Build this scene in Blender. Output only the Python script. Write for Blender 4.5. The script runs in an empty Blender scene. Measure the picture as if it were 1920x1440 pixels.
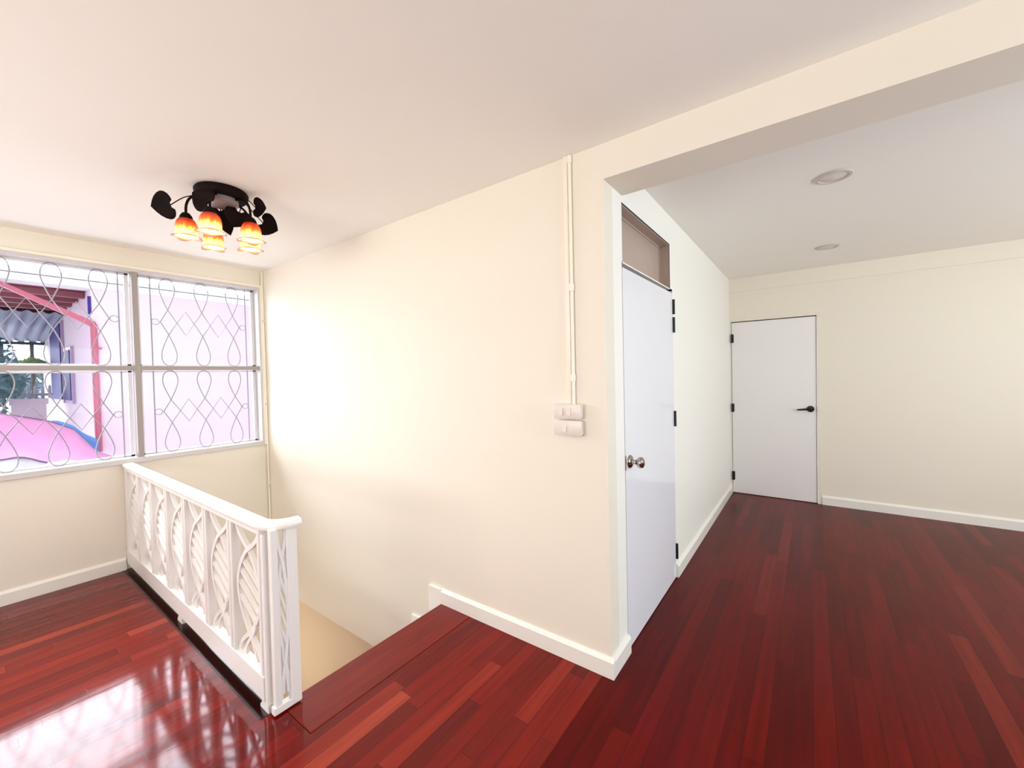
import bpy, bmesh, math, random
from mathutils import Vector, Matrix

random.seed(7)
S = bpy.context.scene
C = S.collection

# ------------------------------------------------------------------ camera
YAW, PITCH, ROLL, FPX = 0.63245, -0.02137, -0.02255, 765.88
f_ = Vector((-math.sin(YAW) * math.cos(PITCH), math.cos(YAW) * math.cos(PITCH), math.sin(PITCH)))
r0 = Vector((math.cos(YAW), math.sin(YAW), 0))
u0 = r0.cross(f_)
r_ = math.cos(ROLL) * r0 + math.sin(ROLL) * u0
u_ = -math.sin(ROLL) * r0 + math.cos(ROLL) * u0
cam = bpy.data.cameras.new('camera')
cam.sensor_width = 36
cam.sensor_fit = 'HORIZONTAL'
cam.lens = FPX / 1920 * 36
cam.clip_start = 0.02
camo = bpy.data.objects.new('camera', cam)
C.objects.link(camo)
camo.matrix_world = Matrix(((r_.x, u_.x, -f_.x, 0), (r_.y, u_.y, -f_.y, 0), (r_.z, u_.z, -f_.z, 1.42), (0, 0, 0, 1)))
S.camera = camo

# ------------------------------------------------------------------ colour management
S.view_settings.view_transform = 'Standard'
S.view_settings.look = 'None'
S.view_settings.exposure = 0.0
S.view_settings.gamma = 1.0
S.view_settings.use_curve_mapping = False
S.cycles.use_denoising = True
S.cycles.denoising_prefilter = 'ACCURATE'
S.cycles.max_bounces = 12
S.cycles.diffuse_bounces = 8
S.cycles.sample_clamp_indirect = 6.0
S.cycles.caustics_reflective = False
S.cycles.caustics_refractive = False

# ------------------------------------------------------------------ sky: bright haze with the sun behind the neighbour's roof
SKY_BASE, SKY_GLOW = 1.3, 20.0
W = bpy.data.worlds.new('sky')
S.world = W
W.use_nodes = True
nt = W.node_tree
nt.nodes.clear()
out = nt.nodes.new('ShaderNodeOutputWorld')
bg = nt.nodes.new('ShaderNodeBackground')
tc = nt.nodes.new('ShaderNodeTexCoord')
dot = nt.nodes.new('ShaderNodeVectorMath'); dot.operation = 'DOT_PRODUCT'
sd = Vector((-0.78, 0.14, 0.60)).normalized()
dot.inputs[1].default_value = sd
mx = nt.nodes.new('ShaderNodeMath'); mx.operation = 'MAXIMUM'; mx.inputs[1].default_value = 0
pw = nt.nodes.new('ShaderNodeMath'); pw.operation = 'POWER'; pw.inputs[1].default_value = 2.2
ma = nt.nodes.new('ShaderNodeMath'); ma.operation = 'MULTIPLY_ADD'
ma.inputs[1].default_value = SKY_GLOW; ma.inputs[2].default_value = SKY_BASE
bg.inputs['Color'].default_value = (0.89, 0.94, 1.0, 1)
L = nt.links.new
L(tc.outputs['Generated'], dot.inputs[0])
L(dot.outputs['Value'], mx.inputs[0]); L(mx.outputs[0], pw.inputs[0]); L(pw.outputs[0], ma.inputs[0])
L(ma.outputs[0], bg.inputs['Strength']); L(bg.outputs[0], out.inputs['Surface'])


def area(name, loc, rot, sx, sy, power, color=(1, 1, 1), portal=False):
    d = bpy.data.lights.new(name, 'AREA')
    d.shape = 'RECTANGLE'; d.size = sx; d.size_y = sy
    d.energy = power; d.color = color
    if portal:
        d.cycles.is_portal = True
    o = bpy.data.objects.new(name, d)
    o.location = loc; o.rotation_euler = rot
    C.objects.link(o)
    return o


HP = math.pi / 2
# fill lights added outside unseen openings: rear one tilted up, two in the right-hand
# wall, and one below the landing to brighten the lower stairwell wall
area('rear_fill', (-1.55, -2.66, 1.40), (HP + 0.75, 0, 0), 3.0, 1.2, 110, (1.0, 0.975, 0.89))
area('right_fill', (3.14, 1.25, 1.5), (HP, 0, HP), 1.7, 1.3, 84, (0.78, 0.92, 1.0))
area('far_right_fill', (3.14, 3.6, 1.5), (HP, 0, HP), 1.7, 1.3, 40, (0.95, 1.0, 0.98))
area('downstairs_fill', (-3.55, 0.72, -1.55), (HP, 0, 0), 1.0, 1.3, 15, (1.0, 0.90, 0.74))
area('stair_window_portal', (-4.46, 0.42, 1.56), (HP, 0, -HP), 2.64, 1.46, 1, portal=True)

# ------------------------------------------------------------------ shell numbers (metres)
XA, YB, XC, YD = -4.245, 1.774, -0.760, 5.323
H, HB = 2.463, 2.305
XR, YR = 3.0, -2.5
OX, OY = -1.865, 0.80           # stair opening corner
BT, BH = 0.018, 0.092           # baseboard


# ------------------------------------------------------------------ mesh helpers
class MB:
    def __init__(s):
        s.bm = bmesh.new()

    def box(s, x0, x1, y0, y1, z0, z1, bev=0.0):
        r = bmesh.ops.create_cube(s.bm, size=1)
        M = Matrix.Translation(((x0 + x1) / 2, (y0 + y1) / 2, (z0 + z1) / 2)) @ Matrix.Diagonal((abs(x1 - x0), abs(y1 - y0), abs(z1 - z0), 1))
        bmesh.ops.transform(s.bm, matrix=M, verts=r['verts'])
        if bev > 0:
            es = list({e for v in r['verts'] for e in v.link_edges})
            bmesh.ops.bevel(s.bm, geom=es, offset=bev, segments=2, affect='EDGES', profile=0.5)
        return s

    def grid(s, rows, closed_u=False):
        vs = [[s.bm.verts.new(p) for p in row] for row in rows]
        n = len(vs[0])
        for i in range(len(vs) - 1):
            for j in range(n if closed_u else n - 1):
                k = (j + 1) % n
                try:
                    s.bm.faces.new((vs[i][j], vs[i][k], vs[i + 1][k], vs[i + 1][j]))
                except ValueError:
                    pass
        return vs

    def tube(s, pts, r, seg=8, cap=True, closed=False):
        pts = [Vector(p) for p in pts]
        n = len(pts)
        rr = r if isinstance(r, (list, tuple)) else [r] * n
        ref = Vector((0, 0, 1))
        rows = []
        prev = None
        for i, p in enumerate(pts):
            if closed:
                t = (pts[(i + 1) % n] - pts[i - 1]).normalized()
            else:
                t = (pts[min(i + 1, n - 1)] - pts[max(i - 1, 0)]).normalized()
            if prev is None:
                a = t.cross(ref)
                if a.length < 1e-3:
                    a = t.cross(Vector((1, 0, 0)))
            else:
                a = prev - t * prev.dot(t)
            a.normalize(); b = t.cross(a); prev = a
            rows.append([p + rr[i] * (math.cos(k * 2 * math.pi / seg) * a + math.sin(k * 2 * math.pi / seg) * b) for k in range(seg)])
        if closed:
            rows.append(rows[0])
        vs = s.grid(rows, closed_u=True)
        if cap and not closed:
            s.bm.faces.new(list(reversed(vs[0]))); s.bm.faces.new(vs[-1])
        return s

    def lathe(s, prof, center=(0, 0, 0), seg=24, axis='Z'):
        """prof: list of (r, h); axis points along h"""
        rows = []
        c = Vector(center)
        for r, h in prof:
            row = []
            for k in range(seg):
                a = 2 * math.pi * k / seg
                x, y = r * math.cos(a), r * math.sin(a)
                v = {'Z': (x, y, h), 'X': (h, x, y), 'Y': (y, h, x)}[axis]
                row.append(c + Vector(v))
            rows.append(row)
        s.grid(rows, closed_u=True)
        bmesh.ops.remove_doubles(s.bm, verts=s.bm.verts[:], dist=1e-6)
        return s

    def prism(s, poly, d):
        """closed outline (list of 3D points) extruded by vector d"""
        d = Vector(d)
        a = [s.bm.verts.new(Vector(p)) for p in poly]
        b = [s.bm.verts.new(Vector(p) + d) for p in poly]
        n = len(a)
        s.bm.faces.new(a); s.bm.faces.new(list(reversed(b)))
        for i in range(n):
            s.bm.faces.new((a[i], b[i], b[(i + 1) % n], a[(i + 1) % n]))
        return s

    def ribbon(s, pts, w, d, side, depth):
        """flat bar swept along pts; side(t) gives in-plane normal via depth x tangent"""
        pts = [Vector(p) for p in pts]
        dv = Vector(depth).normalized()
        rows = []
        n = len(pts)
        for i, p in enumerate(pts):
            t = (pts[min(i + 1, n - 1)] - pts[max(i - 1, 0)]).normalized()
            nn = dv.cross(t).normalized()
            rows.append([p + nn * w / 2 + dv * d / 2, p - nn * w / 2 + dv * d / 2, p - nn * w / 2 - dv * d / 2, p + nn * w / 2 - dv * d / 2])
        vs = s.grid(rows, closed_u=True)
        s.bm.faces.new(list(reversed(vs[0]))); s.bm.faces.new(vs[-1])
        return s


def wloc(o):
    v = Vector((0, 0, 0))
    while o:
        v = v + o.location; o = o.parent
    return v


def build(name, mb, mat, parent=None, smooth=False, kind=None):
    me = bpy.data.meshes.new(name)
    bmesh.ops.recalc_face_normals(mb.bm, faces=mb.bm.faces[:])
    if parent:
        bmesh.ops.translate(mb.bm, vec=-wloc(parent), verts=mb.bm.verts[:])
    mb.bm.to_mesh(me); mb.bm.free()
    if smooth:
        for p in me.polygons:
            p.use_smooth = True
        try:
            me.set_sharp_from_angle(angle=math.radians(42))
        except Exception:
            pass
    me.materials.append(mat)
    o = bpy.data.objects.new(name, me)
    C.objects.link(o)
    if parent:
        o.parent = parent
    if kind:
        o['kind'] = kind
    return o


def thing(name, loc, label, cat, group=None, kind=None):
    o = bpy.data.objects.new(name, None)
    o.empty_display_size = 0.05
    o.location = loc
    C.objects.link(o)
    tag(o, label, cat, group, kind)
    return o


def tag(o, label, cat, group=None, kind=None):
    o['label'] = label; o['category'] = cat
    if group:
        o['group'] = group
    if kind:
        o['kind'] = kind
    return o


def struct(name, mb, mat, label, cat, smooth=False):
    return tag(build(name, mb, mat, smooth=smooth), label, cat, kind='structure')


# ------------------------------------------------------------------ materials
def mat(name, col, rough=0.5, metal=0.0, spec=0.5, bump=0.0, bscale=40, coat=0.0, trans=0.0):
    m = bpy.data.materials.new(name)
    m.use_nodes = True
    n = m.node_tree.nodes
    b = n['Principled BSDF']
    b.inputs['Base Color'].default_value = (*col, 1)
    b.inputs['Roughness'].default_value = rough
    b.inputs['Metallic'].default_value = metal
    b.inputs['Specular IOR Level'].default_value = spec
    if coat:
        b.inputs['Coat Weight'].default_value = coat
        b.inputs['Coat Roughness'].default_value = 0.06
    if bump:
        l = m.node_tree.links
        t = n.new('ShaderNodeTexCoord'); z = n.new('ShaderNodeTexNoise'); bp = n.new('ShaderNodeBump')
        z.inputs['Scale'].default_value = bscale; z.inputs['Detail'].default_value = 3
        bp.inputs['Strength'].default_value = bump; bp.inputs['Distance'].default_value = 0.01
        l.new(t.outputs['Object'], z.inputs['Vector']); l.new(z.outputs['Fac'], bp.inputs['Height'])
        l.new(bp.outputs['Normal'], b.inputs['Normal'])
    return m


M = {}
M['cream'] = mat('cream_wall_paint', (0.80, 0.75, 0.655), 0.55, spec=0.3, bump=0.05, bscale=25)
M['tan'] = mat('tan_lower_wall_paint', (0.74, 0.60, 0.43), 0.6)
M['cool'] = mat('off_white_wall_paint', (0.88, 0.87, 0.82), 0.45, spec=0.4, bump=0.05, bscale=25)
M['ceiling'] = mat('ceiling_paint', (0.90, 0.88, 0.83), 0.7, spec=0.2, bump=0.03, bscale=15)
M['white'] = mat('white_gloss_trim', (0.84, 0.82, 0.77), 0.3, spec=0.5)
M['rail'] = mat('white_gloss_balustrade', (0.83, 0.82, 0.82), 0.28, spec=0.5)
M['door'] = mat('white_gloss_door', (0.80, 0.81, 0.87), 0.09, spec=0.55)
M['door_far'] = mat('white_satin_door', (0.82, 0.80, 0.80), 0.38, spec=0.5)
M['taupe'] = mat('taupe_transom_panel', (0.43, 0.33, 0.28), 0.3)
M['black'] = mat('black_metal', (0.006, 0.005, 0.005), 0.35, metal=0.3)
M['chrome'] = mat('dark_chrome', (0.42, 0.38, 0.37), 0.12, metal=1.0)
M['bronze'] = mat('dark_bronze', (0.009, 0.0035, 0.003), 0.65, spec=0.08, bump=0.15, bscale=180)
M['steelgrey'] = mat('mauve_grey_metal', (0.30, 0.25, 0.26), 0.4, metal=0.2)
M['plastic'] = mat('beige_plastic', (0.72, 0.66, 0.61), 0.35)
M['pipe'] = mat('painted_conduit', (0.86, 0.81, 0.70), 0.4)
M['downlight'] = mat('downlight_ring', (0.58, 0.53, 0.49), 0.5)
M['lens'] = mat('downlight_diffuser', (0.74, 0.69, 0.64), 0.45)
M['grille'] = mat('grille_grey_paint', (0.36, 0.34, 0.40), 0.4)
M['frame'] = mat('window_frame_paint', (0.60, 0.58, 0.56), 0.4)
M['bar'] = mat('backlit_window_bar', (0.34, 0.30, 0.28), 0.4)  # backlit shade of the white bars put into a darker colour
M['sash'] = mat('window_sash_paint', (0.75, 0.74, 0.78), 0.35)
M['shadowgap'] = mat('dark_gap', (0.02, 0.015, 0.012), 0.8)


def glass():
    m = bpy.data.materials.new('clear_window_glass')
    m.use_nodes = True
    n = m.node_tree.nodes; l = m.node_tree.links
    n.clear()
    o = n.new('ShaderNodeOutputMaterial'); mixn = n.new('ShaderNodeMixShader')
    t = n.new('ShaderNodeBsdfTransparent'); g = n.new('ShaderNodeBsdfGlossy'); fr = n.new('ShaderNodeFresnel')
    g.inputs['Roughness'].default_value = 0.02
    t.inputs['Color'].default_value = (0.985, 0.985, 1.0, 1)
    fr.inputs['IOR'].default_value = 1.12
    l.new(fr.outputs[0], mixn.inputs[0]); l.new(t.outputs[0], mixn.inputs[1]); l.new(g.outputs[0], mixn.inputs[2])
    l.new(mixn.outputs[0], o.inputs['Surface'])
    return m


M['glass'] = glass()


def floor_material(name, plank=0.072, length=0.95, tones=None, rough=0.09, spec=0.21, ramp_cols=None):
    """red lacquered strip floor: planks run along Y, staggered joints, per-plank tone, fine grain"""
    m = bpy.data.materials.new(name)
    m.use_nodes = True
    n = m.node_tree.nodes; l = m.node_tree.links
    b = n['Principled BSDF']
    tcn = n.new('ShaderNodeTexCoord'); sp = n.new('ShaderNodeSeparateXYZ')
    l.new(tcn.outputs['Object'], sp.inputs[0])

    def math_(op, a, bb=None, c=None):
        q = n.new('ShaderNodeMath'); q.operation = op
        for i, v in enumerate((a, bb, c)):
            if v is None:
                continue
            if isinstance(v, (int, float)):
                q.inputs[i].default_value = v
            else:
                l.new(v, q.inputs[i])
        return q.outputs[0]
    u = math_('DIVIDE', sp.outputs['X'], plank)
    row = math_('FLOOR', u)
    fu = math_('SUBTRACT', u, row)
    wn1 = n.new('ShaderNodeTexWhiteNoise'); wn1.noise_dimensions = '1D'
    l.new(row, wn1.inputs['W'])
    off = math_('MULTIPLY', wn1.outputs['Value'], 7.3)
    v = math_('ADD', math_('DIVIDE', sp.outputs['Y'], length), off)
    idx = math_('FLOOR', v)
    fv = math_('SUBTRACT', v, idx)
    cmb = n.new('ShaderNodeCombineXYZ')
    l.new(row, cmb.inputs[0]); l.new(idx, cmb.inputs[1])
    wn2 = n.new('ShaderNodeTexWhiteNoise'); wn2.noise_dimensions = '3D'
    l.new(cmb.outputs[0], wn2.inputs['Vector'])
    ramp = n.new('ShaderNodeValToRGB')
    cr = ramp.color_ramp
    cr.interpolation = 'LINEAR'
    cols = ramp_cols or ((0.0, (0.112, 0.0036, 0.0016)), (0.45, (0.150, 0.0050, 0.0022)), (0.86, (0.185, 0.0078, 0.0034)), (0.95, (0.225, 0.0150, 0.0068)), (1.0, (0.31, 0.038, 0.017)))
    cr.elements[0].position = cols[0][0]; cr.elements[0].color = (*cols[0][1], 1)
    cr.elements[1].position = cols[-1][0]; cr.elements[1].color = (*cols[-1][1], 1)
    for p_, c_ in cols[1:-1]:
        e = cr.elements.new(p_); e.color = (*c_, 1)
    if tones:
        for el in cr.elements:
            el.color = (*tones, 1)
    l.new(wn2.outputs['Value'], ramp.inputs[0])
    # grain stretched along the planks
    mp = n.new('ShaderNodeMapping'); mp.inputs['Scale'].default_value = (42, 2.2, 1)
    l.new(tcn.outputs['Object'], mp.inputs['Vector'])
    no = n.new('ShaderNodeTexNoise'); no.inputs['Scale'].default_value = 1.0; no.inputs['Detail'].default_value = 5
    l.new(mp.outputs[0], no.inputs['Vector'])
    gr = n.new('ShaderNodeMapRange'); gr.inputs['From Min'].default_value = 0.3; gr.inputs['From Max'].default_value = 0.7
    gr.inputs['To Min'].default_value = 0.78; gr.inputs['To Max'].default_value = 1.2
    l.new(no.outputs['Fac'], gr.inputs['Value'])
    mul = n.new('ShaderNodeMix'); mul.data_type = 'RGBA'; mul.blend_type = 'MULTIPLY'
    mul.inputs['Factor'].default_value = 1.0
    l.new(ramp.outputs['Color'], mul.inputs['A']); l.new(gr.outputs[0], mul.inputs['B'])
    # joints between planks
    eu = math_('MINIMUM', fu, math_('SUBTRACT', 1.0, fu))
    ev = math_('MINIMUM', fv, math_('SUBTRACT', 1.0, fv))
    gu = math_('LESS_THAN', eu, 0.016)
    gv = math_('LESS_THAN', ev, 0.0016)
    gap = math_('MAXIMUM', gu, gv)
    mg = n.new('ShaderNodeMix'); mg.data_type = 'RGBA'
    mg.inputs['B'].default_value = (0.02, 0.003, 0.002, 1)
    l.new(math_('MULTIPLY', gap, 0.75), mg.inputs['Factor']); l.new(mul.outputs['Result'], mg.inputs['A'])
    l.new(mg.outputs['Result'], b.inputs['Base Color'])
    # slight cupping of each plank + lacquer unevenness
    hump = math_('MULTIPLY', math_('POWER', math_('SUBTRACT', fu, 0.5), 2.0), -1.0)
    no2 = n.new('ShaderNodeTexNoise'); no2.inputs['Scale'].default_value = 1.0; no2.inputs['Detail'].default_value = 2
    mp2 = n.new('ShaderNodeMapping'); mp2.inputs['Scale'].default_value = (16, 5, 1)
    l.new(tcn.outputs['Object'], mp2.inputs['Vector']); l.new(mp2.outputs[0], no2.inputs['Vector'])
    hgt = math_('ADD', math_('MULTIPLY', hump, 0.35), math_('MULTIPLY', no2.outputs['Fac'], 0.55))
    hgt = math_('SUBTRACT', hgt, math_('MULTIPLY', gap, 0.5))
    hgt = math_('ADD', hgt, math_('MULTIPLY', wn2.outputs['Value'], 0.10))
    bp = n.new('ShaderNodeBump'); bp.inputs['Strength'].default_value = 0.06; bp.inputs['Distance'].default_value = 0.008
    l.new(hgt, bp.inputs['Height']); l.new(bp.outputs['Normal'], b.inputs['Normal'])
    b.inputs['Roughness'].default_value = rough
    b.inputs['Specular IOR Level'].default_value = spec
    return m


M['floor'] = floor_material('red_lacquered_planks', length=0.66)
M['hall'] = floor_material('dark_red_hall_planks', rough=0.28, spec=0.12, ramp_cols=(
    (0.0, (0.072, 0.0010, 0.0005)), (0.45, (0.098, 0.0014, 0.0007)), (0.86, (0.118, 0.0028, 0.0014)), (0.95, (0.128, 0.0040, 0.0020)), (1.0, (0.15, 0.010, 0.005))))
M['shade_dark'] = mat('balustrade_shade_dark', (0.016, 0.0025, 0.002), 0.12, spec=0.21)
M['nosing'] = floor_material('red_lacquered_board', plank=9.0, length=20.0, tones=(0.165, 0.012, 0.007))

# ------------------------------------------------------------------ floor, ceiling, walls
SEAM = -0.80
floor = MB()
floor.prism([(XA - 0.05, YR - 0.1, 0), (SEAM, YR - 0.1, 0), (SEAM, YB + 0.03, 0),
             (-1.628, YB + 0.03, 0), (-1.628, OY, 0), (OX, OY, 0), (XA - 0.05, OY, 0)], (0, 0, -0.12))
struct('floor', floor, M['floor'], 'glossy red plank floor of the landing around the stair opening', 'floor')
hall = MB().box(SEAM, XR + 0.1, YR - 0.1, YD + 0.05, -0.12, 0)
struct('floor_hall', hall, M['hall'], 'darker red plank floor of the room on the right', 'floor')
nb = MB().box(OX - 0.012, -1.631, OY + 0.003, YB + 0.03, -0.04, 0.001, 0.003)
struct('trim_1', nb, M['nosing'], 'wide dark red board edging the floor at the top of the stairs', 'floor edging')
eb = MB().box(XA + 0.001, OX - 0.004, 0.712, OY - 0.002, -0.02, 0.0012)  # strip coloured near-black for the shaded band below the bottom rail
struct('shade_strip', eb, M['shade_dark'], 'narrow near-black strip painting the shade on the floor under the balustrade', 'floor edging')
ne = MB().box(OX - 0.004, OX + 0.05, OY + 0.003, YB + 0.02, -0.19, -0.041)
struct('trim_2', ne, M['cream'], 'cream riser board under the stair top floor edge', 'riser board')

ce = MB()
ce.box(XA - 0.2, XR + 0.1, YR - 0.1, YD + 0.1, H, H + 0.12)
struct('ceiling', ce, M['ceiling'], 'plain off-white ceiling over landing and far room', 'ceiling')

WY0, WY1, WZ0, WZ1 = -0.93, 1.762, 0.808, 2.316      # stair window rough opening
wa = MB()
T = 0.16
wa.box(XA - T, XA, YR - 0.1, WY0, -2.9, H)
wa.box(XA - T, XA, WY0, WY1, -2.9, WZ0)
wa.box(XA - T, XA, WY0, WY1, WZ1, H)
wa.box(XA - T, XA, WY1, YB + 0.3, -2.9, H)
struct('wall_left', wa, M['cream'], 'cream wall holding the wide grilled window', 'wall')

wb = MB()
wb.box(XA, XC, YB, YB + 0.10, -0.562, H)
struct('wall_stairwell', wb, M['cream'], 'tall blank cream wall beside the stairwell with the switches', 'wall')
wl = MB()
wl.box(XA, XC, YB + 0.05, YB + 0.15, -2.9, -0.562)
struct('wall_stairwell_lower', wl, M['tan'], 'recessed tan lower wall seen down the stairwell', 'wall')

# partition (faces +X) with door opening and transom opening
DY0, DY1, DZ1 = 1.985, 2.905, 1.952
TY0, TY1, TZ0, TZ1 = 1.994, 2.849, 1.977, 2.272
wc = MB()
P = 0.10
wc.box(XC - P, XC, YB + 0.10, DY0, -0.12, H)
wc.box(XC - P, XC, DY1, YD + 0.1, -0.12, H)
wc.box(XC - P, XC, DY0, DY1, TZ1, H)
wc.box(XC - P, XC, DY0, TY0, DZ1 + 0.018, TZ1)
wc.box(XC - P, XC, TY1, DY1, DZ1 + 0.018, TZ1)
wc.box(XC - P, XC, DY0, DY1, DZ1 + 0.018, TZ0)
struct('wall_partition', wc, M['cool'], 'off-white wall running back from the corner past the near door', 'wall')

D2X0, D2X1, D2Z = -0.743, 0.048, 1.975
wd = MB()
wd.box(XC - 0.1, D2X0 - 0.002, YD, YD + 0.12, -0.12, H)
wd.box(D2X1, XR + 0.1, YD, YD + 0.12, -0.12, H)
wd.box(D2X0 - 0.002, D2X1, YD, YD + 0.12, D2Z, H)
struct('wall_back', wd, M['cream'], 'cream end wall of the far room with the lever door', 'wall')
tr = MB().box(XC, XR, YD - 0.012, YD, 2.312, H)
struct('trim_3', tr, M['cream'], 'shallow cream fascia band along top of far wall', 'fascia')

wr = MB()
RW = [(0.35, 2.15), (2.70, 4.50)]
RZ0, RZ1 = 0.82, 2.2
ys = [YR - 0.1, RW[0][0], RW[0][1], RW[1][0], RW[1][1], YD + 0.1]
for k in range(0, 6, 2):
    wr.box(XR, XR + 0.12, ys[k], ys[k + 1], -0.12, H)
for y0, y1 in RW:
    wr.box(XR, XR + 0.12, y0, y1, -0.12, RZ0)
    wr.box(XR, XR + 0.12, y0, y1, RZ1, H)
struct('wall_right', wr, M['cream'], 'cream right-hand wall with added window openings, out of frame', 'wall')
wq = MB()
QX0, QX1, QZ0, QZ1 = -3.1, 0.0, 0.82, 2.28
wq.box(XA - T, QX0, YR - 0.12, YR, -0.12, H)
wq.box(QX1, XR + 0.1, YR - 0.12, YR, -0.12, H)
wq.box(QX0, QX1, YR - 0.12, YR, -0.12, QZ0)
wq.box(QX0, QX1, YR - 0.12, YR, QZ1, H)
struct('wall_rear', wq, M['cream'], 'cream rear wall with added window openings behind the viewpoint', 'wall')

bmb = MB().box(XC, XR + 0.05, YB, YB + 0.226, HB, H, 0.0)
struct('trim_4', bmb, M['cream'], 'cream ceiling beam crossing to the upper right corner', 'beam')

# stairwell enclosure below the landing
wf = MB()
wf.box(XA - T, -4.05, OY - 0.12, OY, -2.9, -0.12)
wf.box(-3.05, 1.0, OY - 0.12, OY, -2.9, -0.12)
wf.box(-4.05, -3.05, OY - 0.12, OY, -0.9, -0.12)
wf.box(-4.05, -3.05, OY - 0.12, OY, -2.9, -2.2)
wf.box(1.0, 1.1, OY - 0.12, YB + 0.3, -2.9, -0.12)
struct('wall_stairwell_side', wf, M['cream'], 'cream wall under the landing edge inside the stairwell', 'wall')
lf = MB().box(XA - T, 1.1, OY - 0.12, YB + 0.3, -3.0, -2.9)
struct('floor_lower', lf, M['floor'], 'floor at the foot of the stairwell', 'floor')

# baseboards (chamfered top)
def baseboard(name, p0, p1, nrm, label, z0=0.0):
    p0 = Vector(p0); p1 = Vector(p1); nv = Vector(nrm)
    q = [(0, 0), (BT, 0), (BT, BH - 0.016), (0.006, BH), (0, BH)]
    m = MB()
    m.prism([p0 + nv * a + Vector((0, 0, z0 + b)) for a, b in q], p1 - p0)
    return struct(name, m, M['white'], label, 'baseboard')


baseboard('baseboard_left', (XA, YR, 0), (XA, 0.735, 0), (1, 0, 0), 'white baseboard under the wide window left of the balustrade')
bb = MB()
q = [(0, 0), (BT, 0), (BT, BH - 0.016), (0.006, BH), (0, BH)]
bb.prism([Vector((-1.877, YB - a, b)) for a, b in q], (XC + BT + 1.877, 0, 0))
bb.box(-1.99, -1.877, YB - BT, YB, -0.075, BH - 0.002, 0.002)
bb.prism([Vector((XC + a, YB, b)) for a, b in q], (0, DY0 - YB, 0))
struct('baseboard_stairwell', bb, M['white'], 'white baseboard wrapping the wall corner beside the near door', 'baseboard')
st = MB().box(-2.165, -1.87, YB - BT, YB, -0.27, -0.16, 0.002)
struct('baseboard_stair', st, M['white'], 'short white skirting block just below the stair top', 'baseboard')
baseboard('baseboard_partition', (XC, DY1 + 0.002, 0), (XC, YD, 0), (1, 0, 0), 'white baseboard running from near door to far corner')
baseboard('baseboard_back', (D2X1 + 0.036, YD, 0), (XR, YD, 0), (0, -1, 0), 'white baseboard along far wall right of the lever door')

# ------------------------------------------------------------------ stairs going down (dark red)
stt = thing('floor_stairs', (-2.1, 1.3, -0.2), 'dark red wooden stairs descending behind the white balustrade', 'stairs', kind='structure')
for i in range(11):
    x1 = OX + 0.0 - 0.235 * i
    z = -0.19 * (i + 1)
    if x1 - 0.26 < XA:
        break
    build('tread', MB().box(x1 - 0.262, x1 - 0.006, OY + 0.01, YB - 0.022, z - 0.035, z, 0.004), M['nosing'], stt)
    build('riser', MB().box(x1 - 0.255, x1 - 0.24, OY + 0.01, YB - 0.022, z - 0.19, z - 0.036), M['cream'], stt)

# ------------------------------------------------------------------ window_1 with wire grilles
win = thing('window_1', (XA, 0.42, 0.81), 'wide white-framed window with looping wire grilles on the left wall', 'window', kind='structure')
fx0, fx1 = XA - 0.11, XA + 0.022
fr = MB()
fr.box(fx0, fx1, WY0, WY1, WZ0, WZ0 + 0.040, 0.004)                 # sill rail
fr.box(fx0, fx1, WY0, WY1, WZ1 - 0.030, WZ1, 0.004)
fr.box(fx0, fx1, WY1 - 0.040, WY1, WZ0 + 0.03, WZ1 - 0.02, 0.004)
fr.box(fx0, fx1, WY0, WY0 + 0.040, WZ0 + 0.03, WZ1 - 0.02, 0.004)
build('window_frame', fr, M['frame'], win)
cs = MB()
cs.box(XA, XA + 0.03, WY0 - 0.02, WY1, WZ1 - 0.010, WZ1 + 0.012, 0.004)
cs.box(XA + 0.0, XA + 0.027, WY1 - 0.022, WY1 - 0.0005, WZ0 + 0.002, WZ1 - 0.010, 0.004)
build('casing', cs, M['pipe'], win)
PITCHW = 0.876
mull = [0.850, 0.850 - PITCHW]
for my in mull:
    build('mullion', MB().box(XA - 0.06, XA + 0.012, my - 0.018, my + 0.018, WZ0 + 0.036, WZ1 - 0.028, 0.003), M['bar'], win)
build('transom_bar', MB().box(XA - 0.058, XA + 0.010, WY0 + 0.038, WY1 - 0.038, 1.524, 1.560, 0.003), M['bar'], win)
cols = [(mull[0] + 0.018, WY1 - 0.04), (mull[1] + 0.018, mull[0] - 0.018), (WY0 + 0.04, mull[1] - 0.018)]
cells = [(WZ0 + 0.04, 1.524), (1.560, WZ1 - 0.03)]
loopc = [(1.300, 0.2355), (1.300 - PITCHW, 0.2355), (1.300 - 2 * PITCHW, 0.2355)]
XG = XA - 0.065


def catmull(pts, k=6):
    pts = [Vector(p) for p in pts]
    o = []
    for i in range(len(pts) - 1):
        p0 = pts[max(i - 1, 0)]; p1 = pts[i]; p2 = pts[i + 1]; p3 = pts[min(i + 2, len(pts) - 1)]
        for j in range(k):
            t = j / k
            o.append(0.5 * (2 * p1 + (p2 - p0) * t + (2 * p0 - 5 * p1 + 4 * p2 - p3) * t * t + (3 * p1 - p0 - 3 * p2 + p3) * t ** 3))
    o.append(pts[-1])
    return o


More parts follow.
